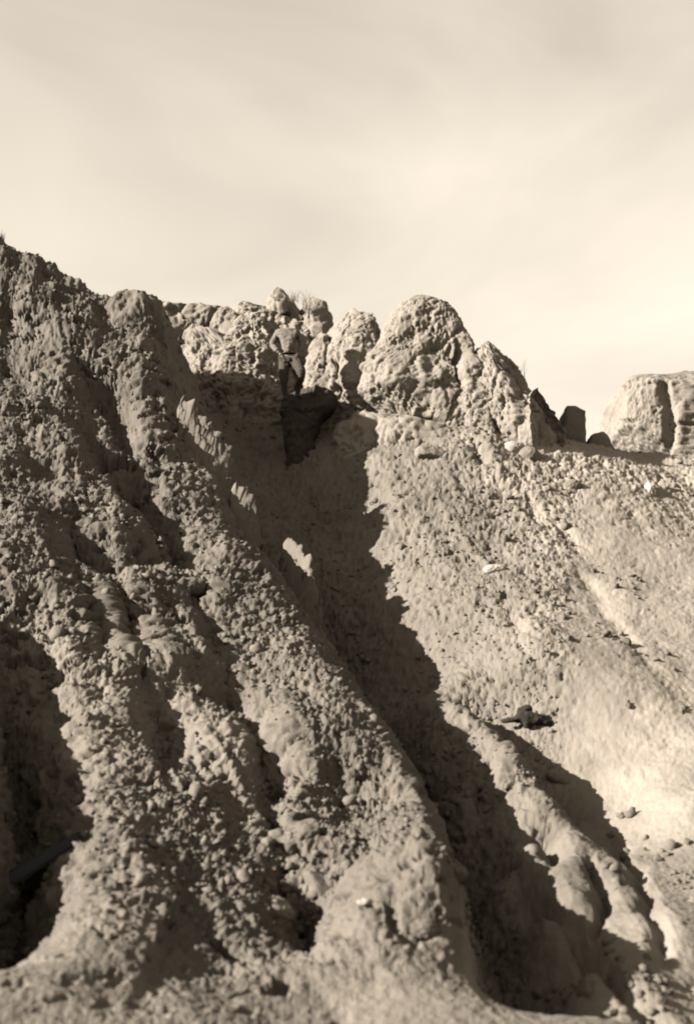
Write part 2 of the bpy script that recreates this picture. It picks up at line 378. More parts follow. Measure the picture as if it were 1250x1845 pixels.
def build_terrain_meshes():
    p, nn, left, d_cr = build_terrain()
    px, py = project(p[..., 0], p[..., 1], p[..., 2])
    x, y, z = p[..., 0], p[..., 1], p[..., 2]
    flat = smooth(5.2, 7.0, y) * (1 - smooth(28, 31, y))
    # how rough each part of the bluff is
    right_smooth = smooth(-0.2, 0.7, x - (3.1 - (19 - y) * 0.25) + 0.35 * fbm(p, 0.8, 3, seed=91)) * smooth(21.0, 18.5, y) * (1 - left)
    foot = smooth(9.7, 8.2, y + 0.5 * fbm(p, 1.2, 2, seed=92)) * left                                                           # washed foot of the ridge
    rough = (1 - 0.82 * right_smooth) * (1 - 0.85 * foot)
    fan = smooth(11.2, 10.2, y) * (1 - left); rough = rough * (1 - 0.6 * fan)
    big = fbm(p, 0.8, 3) * (0.22 * left + 0.10) * (0.25 + 0.75 * smooth(0, 1.2, d_cr)) * (0.3 + 0.7 * smooth(8.5, 12.0, y))
    # lumps leaning with the beds: stretched noise
    q = np.stack([x * 0.75 + z * 0.35, y, z * 1.9 - x * 0.5], -1)
    mid = fbm(q, 2.2, 4, 0.55, ridged=True, seed=3)
    mod = smooth(-0.35, 0.35, fbm(p, 0.7, 2, seed=40))
    mod2 = smooth(-0.15, 0.3, fbm(p, 1.3, 2, seed=61))
    w1, w2 = worley(p + 0.12 * mid[..., None], 4.2)
    clod = (0.62 - w1)
    w3, w4 = worley(p + 0.05 * mid[..., None], 15.0, 3.3)
    clod2 = (0.62 - w3)
    fine = fbm(p, 12, 4, 0.7, seed=9) + 0.5 * fbm(q, 9, 3, 0.65, ridged=True, seed=19)
    gq = np.stack([(x * 0.93 + y * 0.36) * 1.0 + 0.10 * mid, (y * 0.93 - x * 0.36) * 0.16, 0 * x], -1)
    groove = fbm(gq, 2.3, 3, 0.55, ridged=True, seed=150)              # fine rills running down the slope
    disp = big + rough * (0.070 * mid * (0.35 + 0.65 * mod) + 0.075 * groove * (0.5 + 0.5 * left) + 0.045 * clod * (0.15 + 0.85 * mod) * (0.35 + 0.65 * left) + 0.050 * clod2 * (0.15 + 0.85 * mod2) * (0.35 + 0.65 * left) + (0.045 + 0.022 * left) * fine) + 0.010 * fine
    # pits
    pit = smooth(0.42, 0.62, fbm(q, 3.4, 3, 0.5, seed=77)) * rough * (0.3 + 0.7 * left)
    zone = smooth(-0.3, 0.25, fbm(p, 0.55, 2, seed=120)) * left + 0.25 * (1 - left)
    pit2 = smooth(0.20, 0.34, fbm(q, 5.5, 3, 0.55, seed=133)) * rough * zone
    disp = disp - 0.26 * pit - 0.20 * pit2
    edge = smooth(0.0, 0.6, d_cr) * 0.3 + 0.7
    p = p + nn * (disp * flat * edge)[..., None]
    # clay colour lightened: lens-flare haze painted on the right, plus paler bands and fan
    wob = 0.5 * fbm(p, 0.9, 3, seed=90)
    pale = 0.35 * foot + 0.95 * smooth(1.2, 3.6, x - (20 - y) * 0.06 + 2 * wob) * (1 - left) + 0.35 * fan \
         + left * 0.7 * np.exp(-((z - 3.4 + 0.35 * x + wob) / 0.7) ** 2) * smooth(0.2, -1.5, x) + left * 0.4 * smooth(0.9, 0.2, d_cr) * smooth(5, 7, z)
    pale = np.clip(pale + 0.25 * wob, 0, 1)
    ncol, nrow = p.shape[:2]
    idx = np.arange(ncol * nrow).reshape(ncol, nrow)
    # quads seen on each landform
    d_f, t_f, side = seg_dist(p[..., 0], p[..., 1], np.vstack([crr[0] + np.array([-1.5, 14, 0]), crr, crr[-1] + np.array([1.5, -12, 0])]) + 0.0)
    onleft = side < 0
    qd = np.stack([idx[:-1, :-1], idx[1:, :-1], idx[1:, 1:], idx[:-1, 1:]], -1)
    ql = onleft[:-1, :-1]
    V = p.reshape(-1, 3)
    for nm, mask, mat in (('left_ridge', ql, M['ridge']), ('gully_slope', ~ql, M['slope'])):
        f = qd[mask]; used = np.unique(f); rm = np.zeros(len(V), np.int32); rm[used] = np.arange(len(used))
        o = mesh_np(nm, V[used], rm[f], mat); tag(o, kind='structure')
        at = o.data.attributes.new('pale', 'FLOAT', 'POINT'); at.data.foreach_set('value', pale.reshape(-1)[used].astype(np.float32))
    return p
TP = build_terrain_meshes()

# the plain the bluff stands on, out to the horizon
bm = bmesh.new()
bmesh.ops.create_grid(bm, x_segments=8, y_segments=8, size=900)
me = bpy.data.meshes.new('ground'); bm.to_mesh(me); bm.free(); me.materials.append(M['slope'])
o = bpy.data.objects.new('ground', me); o.location = (0, 0, -0.35); COL.objects.link(o); tag(o, kind='structure')

# narrow ribs of clay standing in the shaded gully, their crests still in the sun
def rib_mesh(pts, label, seed):
    pl = resample(np.array([P(*p) for p in pts]), 0.022); n = len(pl)
    tg = np.gradient(pl[:, :2], axis=0); tg /= np.linalg.norm(tg, axis=1)[:, None]; pr = np.stack([tg[:, 1], -tg[:, 0]], 1)
    w = np.linspace(-1, 1, 41); t = np.linspace(0, 1, n)
    pl[:, 2] += 0.05 * fbm(np.stack([pl[:, 0] * 1.0, pl[:, 1], pl[:, 2]], -1), 6.0, 3, seed=seed) - 0.55 * (np.abs(2 * t - 1) ** 7)
    half = 0.30; off = np.sign(w) * np.abs(w) ** 1.4 * half
    drop = 1.6 * np.maximum(0, np.abs(w) - 0.10) ** 1.05
    p = np.zeros((n, 41, 3)); p[..., 0] = pl[:, None, 0] + pr[:, None, 0] * off; p[..., 1] = pl[:, None, 1] + pr[:, None, 1] * off
    p[..., 2] = pl[:, None, 2] - drop[None]
    dd = 0.09 * fbm(p, 4, 4, 0.6, ridged=True, seed=seed) + 0.07 * (0.6 - worley(p, 8, seed)[0]) + 0.04 * fbm(p, 16, 2, seed=seed)
    p += np.stack([dd, -dd * 0.5, dd], -1)
    idx = np.arange(n * 41).reshape(n, 41)
    f = np.stack([idx[:-1, :-1], idx[1:, :-1], idx[1:, 1:], idx[:-1, 1:]], -1).reshape(-1, 4)
    o = mesh_np('clay_rib', p.reshape(-1, 3), f, M['slope']); tag(o, label, 'rock', 'sunlit ribs standing in the dark gully')
rib_mesh(RIBPTS[0], 'longest sunlit sliver of clay rib in the dark gully, uppermost of three', 1.0)
rib_mesh(RIBPTS[1], 'shortest sunlit clay rib in the dark gully, middle one of three', 2.0)
rib_mesh(RIBPTS[2], 'lowest of three sunlit clay ribs in the dark gully', 3.0)

# ---------------------------------------------------------------- pinnacles, walls and blocks of the rim: real masses with the outline the photograph shows
def outline_rock(name, levels, Y, thick, mat, label, cat, group=None, amp=0.07, flute=0.0, expo=2.6, res=0.022, seed=0.0, lean=0.0, kind=None, bottom=0.6, clods=0.25, pits=(), cut=None, facets=12):
    lv = sorted(levels); pys = np.array([l[0] for l in lv], float)
    ztop, zbot = P(CX, pys[0], Y)[2], P(CX, pys[-1], Y)[2]
    hgt = ztop - zbot
    nv = max(10, int(hgt / res)); vz = np.linspace(0, 1, nv)
    # concentrate a few rings at the top
    zz = zbot - bottom + (hgt + bottom) * vz
    pyv = []
    zt = np.array([P(CX, a, Y)[2] for a in np.linspace(pys[0], pys[-1], 60)]); pa = np.linspace(pys[0], pys[-1], 60)
    pyv = np.interp(zz, zt[::-1], pa[::-1])
    xl = np.interp(pyv, pys, [l[1] for l in lv]); xr = np.interp(pyv, pys, [l[2] for l in lv])
    XL = np.array([P(a, b, Y)[0] for a, b in zip(xl, pyv)]); XR = np.array([P(a, b, Y)[0] for a, b in zip(xr, pyv)])
    cxx = (XL + XR) / 2; hw = (XR - XL) / 2
    wmax = hw.max()
    nu = int(min(420, max(24, 2 * (wmax + thick) * 2 / res)))
    th = np.linspace(0, 2 * np.pi, nu, endpoint=False)
    c, s = np.cos(th), np.sin(th)
    ex = 2.0 / expo
    ux = np.sign(c) * np.abs(c) ** ex; uy = np.sign(s) * np.abs(s) ** ex
    tk = thick * np.ones(nv) if expo >= 4.5 else thick * np.minimum(1, np.sqrt(hw / wmax) ) * (0.55 + 0.45 * np.sqrt(np.clip(1 - vz ** 3, 0, 1)))
    x = cxx[:, None] + hw[:, None] * ux[None]; y = Y + lean * (vz[:, None]) + tk[:, None] * uy[None]
    if cut:                                  # the right side turns away from the sun in one broad face
        y = y + cut[1] * np.clip((ux[None] - cut[0]) / (1 - cut[0]), 0, 1) * (uy[None] < 0.3)
    z = np.broadcast_to(zz[:, None], x.shape)
    # closing rings on top
    rings = []
    for k in (0.8, 0.55, 0.3, 0.1):
        rings.append(np.stack([cxx[-1] + hw[-1] * k * ux, Y + lean + tk[-1] * k * uy, np.full(nu, zz[-1] + 0.02 * (1 - k))], -1))
    p = np.concatenate([np.stack([x, y, z], -1), np.array(rings)], 0)
    nr = p.shape[0]
    dirn = np.stack([np.broadcast_to(ux / (1e-6 + np.hypot(ux, uy)), p.shape[:2]), np.broadcast_to(uy / (1e-6 + np.hypot(ux, uy)), p.shape[:2]), np.zeros(p.shape[:2])], -1).copy()
    dirn[nv:, :, :] *= 0.2; dirn[nv:, :, 2] = 0.9
    rr_ = np.random.default_rng(int(seed * 7) + 1)       # broken off along a few flat faces
    cen = np.array([cxx.mean(), Y, zz.mean()]); scl = np.array([wmax, thick, hgt / 2])
    for _k in range(facets):
        nrm = rr_.normal(size=3) * np.array([1, 1, 0.8]); nrm[1] = -abs(nrm[1]) if _k % 2 else nrm[1]; nrm /= np.linalg.norm(nrm)
        sv_ = ((p - cen) / scl) @ nrm; lim_ = np.quantile(sv_, rr_.uniform(0.86, 0.96))
        p = p - (np.maximum(0, sv_ - lim_) * 0.8)[..., None] * nrm * scl
    q = p + seed
    n1 = fbm(q, 1.6, 3, seed=seed); n2 = fbm(q, 5.5, 4, 0.6, ridged=True, seed=seed + 5)
    w1, _ = worley(q, 5.0, seed); w2, _ = worley(q, 12.0, seed + 2)
    qw = q * np.array([1.0, 1.0, 0.7]) + 0.18 * n2[..., None]; k1, k2 = worley(qw, 1.7, seed + 4); k3, k4 = worley(qw * np.array([1, 1, 2.2]), 2.6, seed + 9)
    crack = 1 - smooth(0.0, 0.16, k2 - k1) + 0.7 * (1 - smooth(0.0, 0.12, k4 - k3))
    n3 = fbm(q, 0.75, 2, ridged=True, seed=seed + 12)
    fl = fbm(np.stack([q[..., 0] * 3.2, q[..., 1] * 3.2, q[..., 2] * 0.7], -1), 1.5, 3, ridged=True, seed=seed + 8)
    d = amp * (1.5 * n3 - 0.65 * crack + 0.5 * (0.55 - k1) + 1.8 * n1 + 0.28 * n2 + 0.35 * fbm(q, 16, 2, seed=seed) + clods * 0.9 * (0.6 - w1) + clods * 0.45 * (0.6 - w2)) + flute * fl
    ppx, ppy = project(p[..., 0], p[..., 1], p[..., 2])
    for (a, b_, rx, ry, dp) in pits:
        e2 = ((ppx - a) / rx) ** 2 + ((ppy - b_) / ry) ** 2
        d = d - dp * np.exp(-e2 ** 2) * (dirn[..., 1] < 0.2)
    p = p + dirn * d[..., None]
    idx = np.arange(nr * nu).reshape(nr, nu); nxt = np.roll(idx, -1, axis=1)
    f = np.stack([idx[:-1], nxt[:-1], nxt[1:], idx[1:]], -1).reshape(-1, 4)
    o = mesh_np(name, p.reshape(-1, 3), f, mat)
    # close the two ends
    b = bmesh.new(); b.from_mesh(o.data); b.verts.ensure_lookup_table()
    b.faces.new([b.verts[i] for i in idx[-1]]); b.faces.new([b.verts[i] for i in idx[0][::-1]])
    b.to_mesh(o.data); b.free()
    tag(o, label, cat, group, kind)
    return o
C_ = M['cliff']
outline_rock('cliff_wall', [(545,290,372),(556,262,412),(600,262,430),(700,262,440),(800,262,440)], 24.0, 0.6, C_,
  'shaded dark upright clay wall behind the top of the left ridge', 'cliff', amp=0.08, flute=0.09, seed=1.0)
outline_rock('rock_bulge', [(602,335,365),(608,315,400),(620,303,440),(640,302,460),(665,312,470),(700,335,475),(730,360,480),(790,372,480)], 22.7, 0.8, C_,
  'pale bulging clay lobe jutting over the gully head, left of the man', 'rock', amp=0.08, flute=0.05, seed=2.0)
outline_rock('rock_buttress', [(560,430,455),(575,416,470),(600,405,480),(640,395,500),(700,385,512),(740,395,512),(800,400,514)], 22.6, 0.75, C_,
  'pale fluted clay buttress just left of the standing man', 'rock', amp=0.11, flute=0.10, seed=3.0)
outline_rock('rock_tower', [(533,495,522),(540,480,545),(548,425,560),(556,418,572),(570,412,582),(590,410,590),(620,405,594),(700,400,605),(790,400,620)], 23.6, 0.9, C_,
  'tall ragged topped clay tower directly behind the standing man', 'rock', amp=0.09, flute=0.08, seed=4.0, cut=(0.62, 0.7))
outline_rock('rock_dome', [(569,615,640),(574,600,655),(585,594,672),(602,590,684),(625,584,690),(660,578,700),(720,574,710),(790,590,720)], 22.2, 1.0, C_,
  'small rounded clay dome between the man and the largest dome', 'rock', amp=0.07, flute=0.05, seed=5.0, cut=(0.66, 0.5), pits=[(583,675,7,14,.35),(606,668,5,14,.3),(608,706,8,12,.35),(563,630,6,26,.15)])
outline_rock('rock_dome', [(552,738,796),(558,724,812),(575,710,828),(600,698,840),(625,690,848),(655,670,862),(700,630,880),(745,600,890),(775,590,900),(784,600,890)], 21.5, 0.85, C_,
  'largest rounded clay dome, highest point right of the man', 'rock', amp=0.08, flute=0.04, seed=6.0, cut=(0.72, 0.5), facets=5, bottom=0.5, pits=[(630,779,36,5,.2),(700,774,48,6,.3),(765,762,30,9,.25),(745,600,8,25,.05),(790,640,28,22,.12),(826,655,7,25,.2),(775,668,12,14,.12)])
outline_rock('rock_shoulder', [(641,868,905),(647,855,925),(665,850,945),(700,850,962),(735,850,990),(770,850,1010),(800,850,1012),(838,860,1008)], 21.3, 1.0, C_,
  'sloping clay shoulder with a dark shaded right face, right of the largest dome', 'rock', amp=0.09, flute=0.06, seed=7.0, cut=(0.42, 1.3), expo=3.4)
outline_rock('rock_block', [(535,222,258),(541,205,280),(570,200,286),(620,200,290)], 19.5, 0.5, M['ridge'],
  'squared dark clay block on the crest of the left ridge', 'rock', amp=0.07, flute=0.03, seed=8.0)
outline_rock('rock_block', [(745,1013,1034),(746,1012,1037),(753,1012,1050),(784,1010,1050),(800,1010,1048)], 21.9, 0.35, M['stone'],
  'small squared block with a dark shaded side in the gap right of the shoulder', 'rock', amp=0.03, seed=9.0, expo=7, facets=2)
outline_rock('rock_block', [(783,1078,1090),(790,1062,1100),(815,1056,1102),(830,1056,1104)], 21.9, 0.3, M['stone'],
  'low dark hump of rock at the foot of the far butte', 'rock', amp=0.035, seed=10.0, expo=4, facets=2)
CR = 'broken crags wedged between the domes'
def crag(lv, Y, th, lab, sd_, mat=None, cut=None): outline_rock('rock_crag', lv, Y, th, mat or C_, lab, 'rock', CR, amp=0.075, flute=0.05, seed=sd_, expo=3.2, facets=3 if cut else 9, cut=cut)
crag([(712,956,968),(730,952,980),(752,948,998),(775,944,1010),(815,940,1013),(850,935,1010)], 20.5, 0.35, 'angular shaded crag closing the right end of the sloping shoulder', 20.0, cut=(-0.75, 1.1))
crag([(531,498,510),(537,494,520),(550,488,534),(580,484,545)], 23.3, 0.3, 'small spiky crag at the very top of the ragged tower', 21.0)
crag([(546,556,566),(552,550,578),(570,548,590),(600,548,596),(640,548,600)], 23.2, 0.35, 'dark sided crag on the right shoulder of the ragged tower', 22.0)
crag([(606,566,580),(612,560,590),(640,556,602),(690,552,612),(760,552,616)], 21.9, 0.35, 'pitted crag right beside the legs of the standing man', 23.0)
crag([(636,676,690),(642,668,702),(680,662,708),(760,655,712)], 21.6, 0.4, 'low crag in the notch left of the largest dome', 24.0)
crag([(652,845,858),(660,836,870),(700,832,882),(780,830,890),(840,828,892)], 20.9, 0.4, 'crag in the notch between the largest dome and the sloping shoulder', 25.0)
crag([(556,270,300),(562,262,330),(600,262,350),(680,262,352)], 23.0, 0.5, 'dark crag behind the top of the left ridge', 26.0)
crag([(560,398,418),(566,390,436),(590,386,444),(640,384,450)], 23.2, 0.4, 'small crag where the shaded wall meets the ragged tower', 27.0)
crag([(762,700,745),(768,690,800),(785,684,830),(815,680,850),(860,690,850)], 20.9, 0.45, 'crumbled crag below the right end of the undercut line', 28.0)
crag([(748,640,670),(764,620,720),(790,610,735),(830,612,740)], 21.0, 0.35, 'layered crag below the left foot of the largest dome', 29.0)
outline_rock('rock_butte', [(688,1200,1400),(696,1165,1440),(712,1126,1446),(726,1104,1450),(760,1100,1450),(800,1098,1460),(850,1098,1460)], 25.5, 1.3, C_,
  'pale flat topped butte at the right edge with a dark vertical crack', 'butte', amp=0.06, flute=0.05, seed=11.0, expo=5.0, pits=[(1207,765,11,48,.22),(1198,712,10,26,.15),(1135,760,14,3,.15),(1230,765,20,3,.12)])
outline_rock('rock_pinnacle', [(704,540,580),(712,515,594),(728,508,600),(742,508,596),(758,512,578),(775,516,572),(800,518,568),(822,520,562),(900,515,570)], 21.2, 0.42, M['shaded_rock'],
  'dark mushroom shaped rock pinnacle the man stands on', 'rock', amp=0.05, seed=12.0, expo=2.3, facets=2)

# ---------------------------------------------------------------- where a pixel meets the finished (rough) ground
TPX, TPY = project(TP[..., 0], TP[..., 1], TP[..., 2])
_ok = (TP[..., 1] > 5) & (TP[..., 1] < 26)
_fx, _fy, _fp = TPX[_ok], TPY[_ok], TP[_ok]
def on_ground(px, py, r=5):
    m = (np.abs(_fx - px) < r) & (np.abs(_fy - py) < r)
    if not m.any(): return on_ground(px, py, r * 2)
    q = _fp[m]; return q[np.argmin(q[:, 1])]

def ico(sub):
    b = bmesh.new(); bmesh.ops.create_icosphere(b, subdivisions=sub, radius=1.0)
    v = np.array([x.co[:] for x in b.verts]); f = np.array([[q.index for q in x.verts] for x in b.faces]); b.free(); return v, f
ICO = {k: ico(k) for k in (1, 2, 5)}
def stone(px, py, wpx, hpx, mat, name, label, group=None, seed=0.0, tilt=0.0, depth=None, sink=0.25, angular=0.0, push=0.0):
    c = on_ground(px, py); d = c[1] * cp + (c[2] - CAMZ) * sp
    a = wpx / 2 * d / F; b = hpx / 2 * d / F; dd = depth or (a + b) / 2
    v, f = ICO[5]; v = v.copy()
    if angular:                              # flatten into facets
        r_ = np.random.default_rng(int(seed * 10) + 3)
        for k in range(9):
            nrm = r_.normal(size=3); nrm /= np.linalg.norm(nrm); lim = r_.uniform(0.55, 0.8)
            t = v @ nrm; v -= np.maximum(0, t - lim)[:, None] * nrm * angular
    v = v * np.array([a, dd, b]) * 1.08
    q = v + c + seed
    rr = min(a, b, dd)
    n = v / np.linalg.norm(v, axis=1)[:, None]
    v = v + n * (rr * (0.30 * fbm(q, 0.9 / rr * 0.6, 3, seed=seed) + 0.10 * fbm(q, 14, 3, 0.6, seed=seed)) + 0.012 * fbm(q, 30, 2))[:, None]
    ct, st = math.cos(tilt), math.sin(tilt)
    v = np.stack([v[:, 0] * ct - v[:, 2] * st, v[:, 1], v[:, 0] * st + v[:, 2] * ct], 1)
    v = v + c + np.array([0, dd * sink + push, -b * sink])
    o = mesh_np(name, v - c, f, mat); o.location = Vector(c); tag(o, label, 'rock', group); return o
stone(895, 1021, 42, 20, M['pale_stone'], 'boulder', 'smooth white oval boulder lying alone on the middle of the right slope', seed=1, sink=0.2)
stone(926, 803, 44, 36, M['pale_stone'], 'boulder', 'pale round boulder at the foot of the sloping shoulder, left of its dark neighbour', seed=2)
stone(958, 815, 40, 38, M['stone'], 'boulder', 'darker boulder wedged under the shaded face of the sloping shoulder', seed=3)
stone(1034, 868, 34, 24, M['stone'], 'boulder', 'small round grey boulder below the gap between shoulder and butte', seed=4)
stone(1172, 880, 26, 46, M['pale_stone'], 'boulder', 'upright pale chunk on the slope below the butte', seed=5, angular=0.8)
stone(1196, 872, 18, 26, M['cliff'], 'boulder', 'small pale chunk just right of the upright one below the butte', seed=6, angular=0.8)
stone(540, 1490, 74, 86, M['ridge'], 'boulder', 'large rounded block bedded in the lower middle of the left ridge', seed=7, tilt=-0.5, sink=0.5, angular=0.6)
stone(595, 1575, 80, 140, M['ridge'], 'boulder', 'long tilted slab of clay above the dark notch of the left ridge', seed=8, tilt=0.65, sink=0.6, angular=0.6)
stone(505, 1625, 58, 50, M['cliff'], 'boulder', 'pale lump beside the dark notch low on the left ridge', seed=9, sink=0.4, angular=0.5)
stone(760, 1665, 56, 40, M['ridge'], 'boulder', 'rounded lump in a curved crack near the lower end of the left ridge', seed=10, sink=0.4)
stone(350, 1050, 54, 42, M['ridge'], 'boulder', 'lump with a dark hollow under it in the middle of the left ridge', seed=11, sink=0.2, angular=0.6)
stone(640, 812, 90, 30, M['cliff'], 'ledge', 'thin pale ledge of clay below the largest dome', seed=12, tilt=-0.05, sink=0.7, angular=0.7, depth=0.35)
stone(770, 812, 70, 30, M['cliff'], 'boulder', 'flat crumbling lump under the right end of the dark undercut', seed=14, sink=0.3, angular=0.7)
stone(655, 1622, 26, 14, M['pale_stone'], 'boulder', 'tiny white stone right of the tilted slab low on the left ridge', seed=15)
stone(1010, 1400, 60, 22, M['slope'], 'boulder', 'crumbly lump on the upper lip of the dark hollow beside the spur', seed=16, tilt=-0.5, sink=0.4)

# ---------------------------------------------------------------- loose crumbs of clay all over the slopes
def rubble(name, count, smin, smax, sub, seed, region):
    r_ = np.random.default_rng(seed)
    pool = np.nonzero(region)[0]; pick = r_.choice(pool, count)
    c = _fp[pick]; v0, f0 = ICO[sub]; nv = len(v0)
    sz = smin * (smax / smin) ** (r_.random(count) ** 2.2)
    sc = sz[:, None] * r_.uniform(0.6, 1.25, (count, 3))
    ang = r_.uniform(0, 6.28, count); ca_, sa_ = np.cos(ang), np.sin(ang)
    v = v0[None] * (1 + 0.28 * r_.normal(size=(count, nv, 1)).clip(-1.5, 1.5)) * sc[:, None, :]
    x = v[..., 0] * ca_[:, None] - v[..., 1] * sa_[:, None]; y = v[..., 0] * sa_[:, None] + v[..., 1] * ca_[:, None]
    V = np.stack([x, y, v[..., 2]], -1) + c[:, None, :] + np.array([0, 0, 0.0])
    Fc = (f0[None] + (np.arange(count) * nv)[:, None, None]).reshape(-1, 3)
    return V.reshape(-1, 3), Fc
_vis = (_fx > -60) & (_fx < 1310) & (_fy < 1900) & (_fy > 430) & (_fp[:, 1] < 22.5)
_n = fbm(_fp, 0.9, 3, seed=200)
V1, F1 = rubble('a', 7500, 0.012, 0.045, 1, 5, _vis & (_n > -0.1) & ((_fp[:, 0] < 3.4 - (19 - _fp[:, 1]) * 0.25) | (_n > 0.35)) & (_fp[:, 1] > 9.3))
V2, F2 = rubble('b', 380, 0.03, 0.075, 2, 6, _vis & (_n > 0.12) & (_fp[:, 1] > 9.3))
o = mesh_np('rubble', np.concatenate([V1, V2]), np.concatenate([F1, F2 + len(V1)]), M['slope'])
tag(o, 'loose crumbs of dry clay strewn over the slopes of the bluff', 'rubble', kind='stuff')

# ---------------------------------------------------------------- skinned figures
def skin(name, verts, edges, root=0, sub=1, flat=None):
    """verts: (point, radius or (rx, ry))"""
    me = bpy.data.meshes.new(name); me.from_pydata([tuple(v[0]) for v in verts], edges, [])
    o = bpy.data.objects.new(name, me); COL.objects.link(o)
    m = o.modifiers.new('s', 'SKIN'); m.use_smooth_shade = True
    if not me.skin_vertices: me.skin_vertices.new()
    for i, v in enumerate(verts):
        r = v[1]; me.skin_vertices[0].data[i].radius = (r, r) if not isinstance(r, tuple) else r
        me.skin_vertices[0].data[i].use_root = (i == root)
    s_ = o.modifiers.new('d', 'SUBSURF'); s_.levels = s_.render_levels = sub
    dg = bpy.context.evaluated_depsgraph_get(); r = bpy.data.meshes.new_from_object(o.evaluated_get(dg))
    bpy.data.objects.remove(o); return r
def merge(name, meshes, voxel, mat, parent=None, origin=None, wrinkle=0.0, seed=0.0, smooth_it=2):
    b = bmesh.new()
    for m in meshes: b.from_mesh(m)
    me = bpy.data.meshes.new(name); b.to_mesh(me); b.free()
    o = bpy.data.objects.new(name, me); COL.objects.link(o)
    r = o.modifiers.new('r', 'REMESH'); r.mode = 'VOXEL'; r.voxel_size = voxel; r.use_smooth_shade = True
    if smooth_it:
        q = o.modifiers.new('q', 'SMOOTH'); q.iterations = smooth_it; q.factor = 0.5
    dg = bpy.context.evaluated_depsgraph_get(); me2 = bpy.data.meshes.new_from_object(o.evaluated_get(dg))
    bpy.data.objects.remove(o)
    v = np.empty(len(me2.vertices) * 3, np.float32); me2.vertices.foreach_get('co', v); v = v.reshape(-1, 3)
    if wrinkle:
        n_ = np.empty(len(v) * 3, np.float32); me2.vertices.foreach_get('normal', n_); n_ = n_.reshape(-1, 3)
        v = v + n_ * (wrinkle * fbm(v * np.array([1, 1, 2.0]), 9, 2, ridged=True, seed=seed))[:, None]
    if origin is not None: v = v - np.array(origin)
    me2.vertices.foreach_set('co', np.ascontiguousarray(v, np.float32).ravel()); me2.update()
    me2.materials.clear(); me2.materials.append(mat); me2.name = name
    for p_ in me2.polygons: p_.use_smooth = True
    o = bpy.data.objects.new(name, me2); COL.objects.link(o)
    if parent: o.parent = parent
    return o
def ellipsoid(c, r, sub=3, rot=0.0):
    b = bmesh.new(); bmesh.ops.create_icosphere(b, subdivisions=sub, radius=1.0)
    for v in b.verts: v.co = Vector((v.co.x * r[0], v.co.y * r[1], v.co.z * r[2])) + Vector(c)
    m = bpy.data.meshes.new('e'); b.to_mesh(m); b.free(); return m
M['skin'] = clay('skin', (0.13, 0.112, 0.088), 0.05, bump=0.0, rough=0.6)
M['shirt'] = clay('shirt_cloth', (0.10, 0.088, 0.07), 0.10, bump=0.1, fine=200)
M['trousers'] = clay('trouser_cloth', (0.038, 0.033, 0.026), 0.10, bump=0.1, fine=200)
M['leather'] = clay('dark_leather', (0.016, 0.013, 0.010), 0.1, bump=0.05, rough=0.5)
M['dark_cloth'] = clay('dark_cloth', (0.02, 0.017, 0.013), 0.1, bump=0.05)
PY_ = 20.75
def J(px, py, dy=0.0):
    return P(px, py, PY_ + dy)
feet = J(522, 719)
root = bpy.data.objects.new('person', None); COL.objects.link(root); root.location = Vector(feet)
tag(root, 'man in a dark cap with elbows out, standing on the dark rock pinnacle', 'person')
hd = J(514, 577)
# bare figure
bv = [(J(521, 640), (.100, .075)), (J(519, 622, .0), (.10, .075)), (J(518, 604), (.12, .08)), (J(516, 595), (.07, .06)), (J(515, 588), .048), (J(514.5, 582, -.01), .06),
      (J(501, 599), .055), (J(490, 621, .02), .038), (J(503, 636, -.08), .028),
      (J(535, 598), .055), (J(545, 622, .04), .038), (J(539, 638, -.02), .028),
      (J(513, 648), .07), (J(511, 682, -.02), .05), (J(514, 713, .02), .04),
      (J(530, 647), .07), (J(544, 670, -.14), .05), (J(536, 702, .02), .04)]
be = [(0,1),(1,2),(2,3),(3,4),(4,5),(2,6),(6,7),(7,8),(2,9),(9,10),(10,11),(0,12),(12,13),(13,14),(0,15),(15,16),(16,17)]
parts = [skin('b', bv, be)]
h = np.array(hd)
parts += [ellipsoid(h + [0, .01, .02], (.078, .098, .105)), ellipsoid(h + [-.005, -.025, -.045], (.056, .07, .065)),      # skull, jaw
          ellipsoid(h + [-.012, -.098, -.012], (.013, .022, .026), 2), ellipsoid(h + [-.008, -.082, .022], (.055, .022, .012), 2),   # nose, brow
          ellipsoid(h + [-.008, -.085, -.055], (.024, .014, .007), 2), ellipsoid(h + [-.008, -.085, -.095], (.022, .018, .018), 2),
          ellipsoid(h + [-.080, .015, -.01], (.012, .024, .034), 2), ellipsoid(h + [.080, .015, -.01], (.012, .024, .034), 2)]
def hand(wrist, dirx):
    """palm on the hip, fingers forward and curled, thumb behind"""
    w = np.array(wrist); res = []
    pal = skin('p', [(w, (.026, .02)), (w + [dirx * .03, -.02, -.035], (.038, .018)), (w + [dirx * .045, -.035, -.065], (.034, .015))], [(0, 1), (1, 2)])
    res.append(pal)
    for k, (ln, sp_) in enumerate(((.058, -.027), (.068, -.009), (.064, .009), (.05, .026))):
        a = w + [dirx * (.045 + sp_ * .5), -.035 + sp_ * .4, -.065 + sp_ * .4]
        res.append(skin('f', [(a, .0095), (a + np.array([dirx * .55, -.25, -.75]) * ln * .55, .009), (a + np.array([dirx * .9, .05, -1.0]) * ln, .0078)], [(0, 1), (1, 2)]))
    a = w + [0, .012, -.02]
    res.append(skin('t', [(a, .012), (a + [dirx * .0, .035, -.03], .0105), (a + [dirx * .018, .05, -.055], .009)], [(0, 1), (1, 2)]))
    return res
parts += hand(J(503, 636, -.08), 1) + hand(J(539, 638, -.02), -1)
body = merge('body', parts, 0.0065, M['skin'], root, feet)
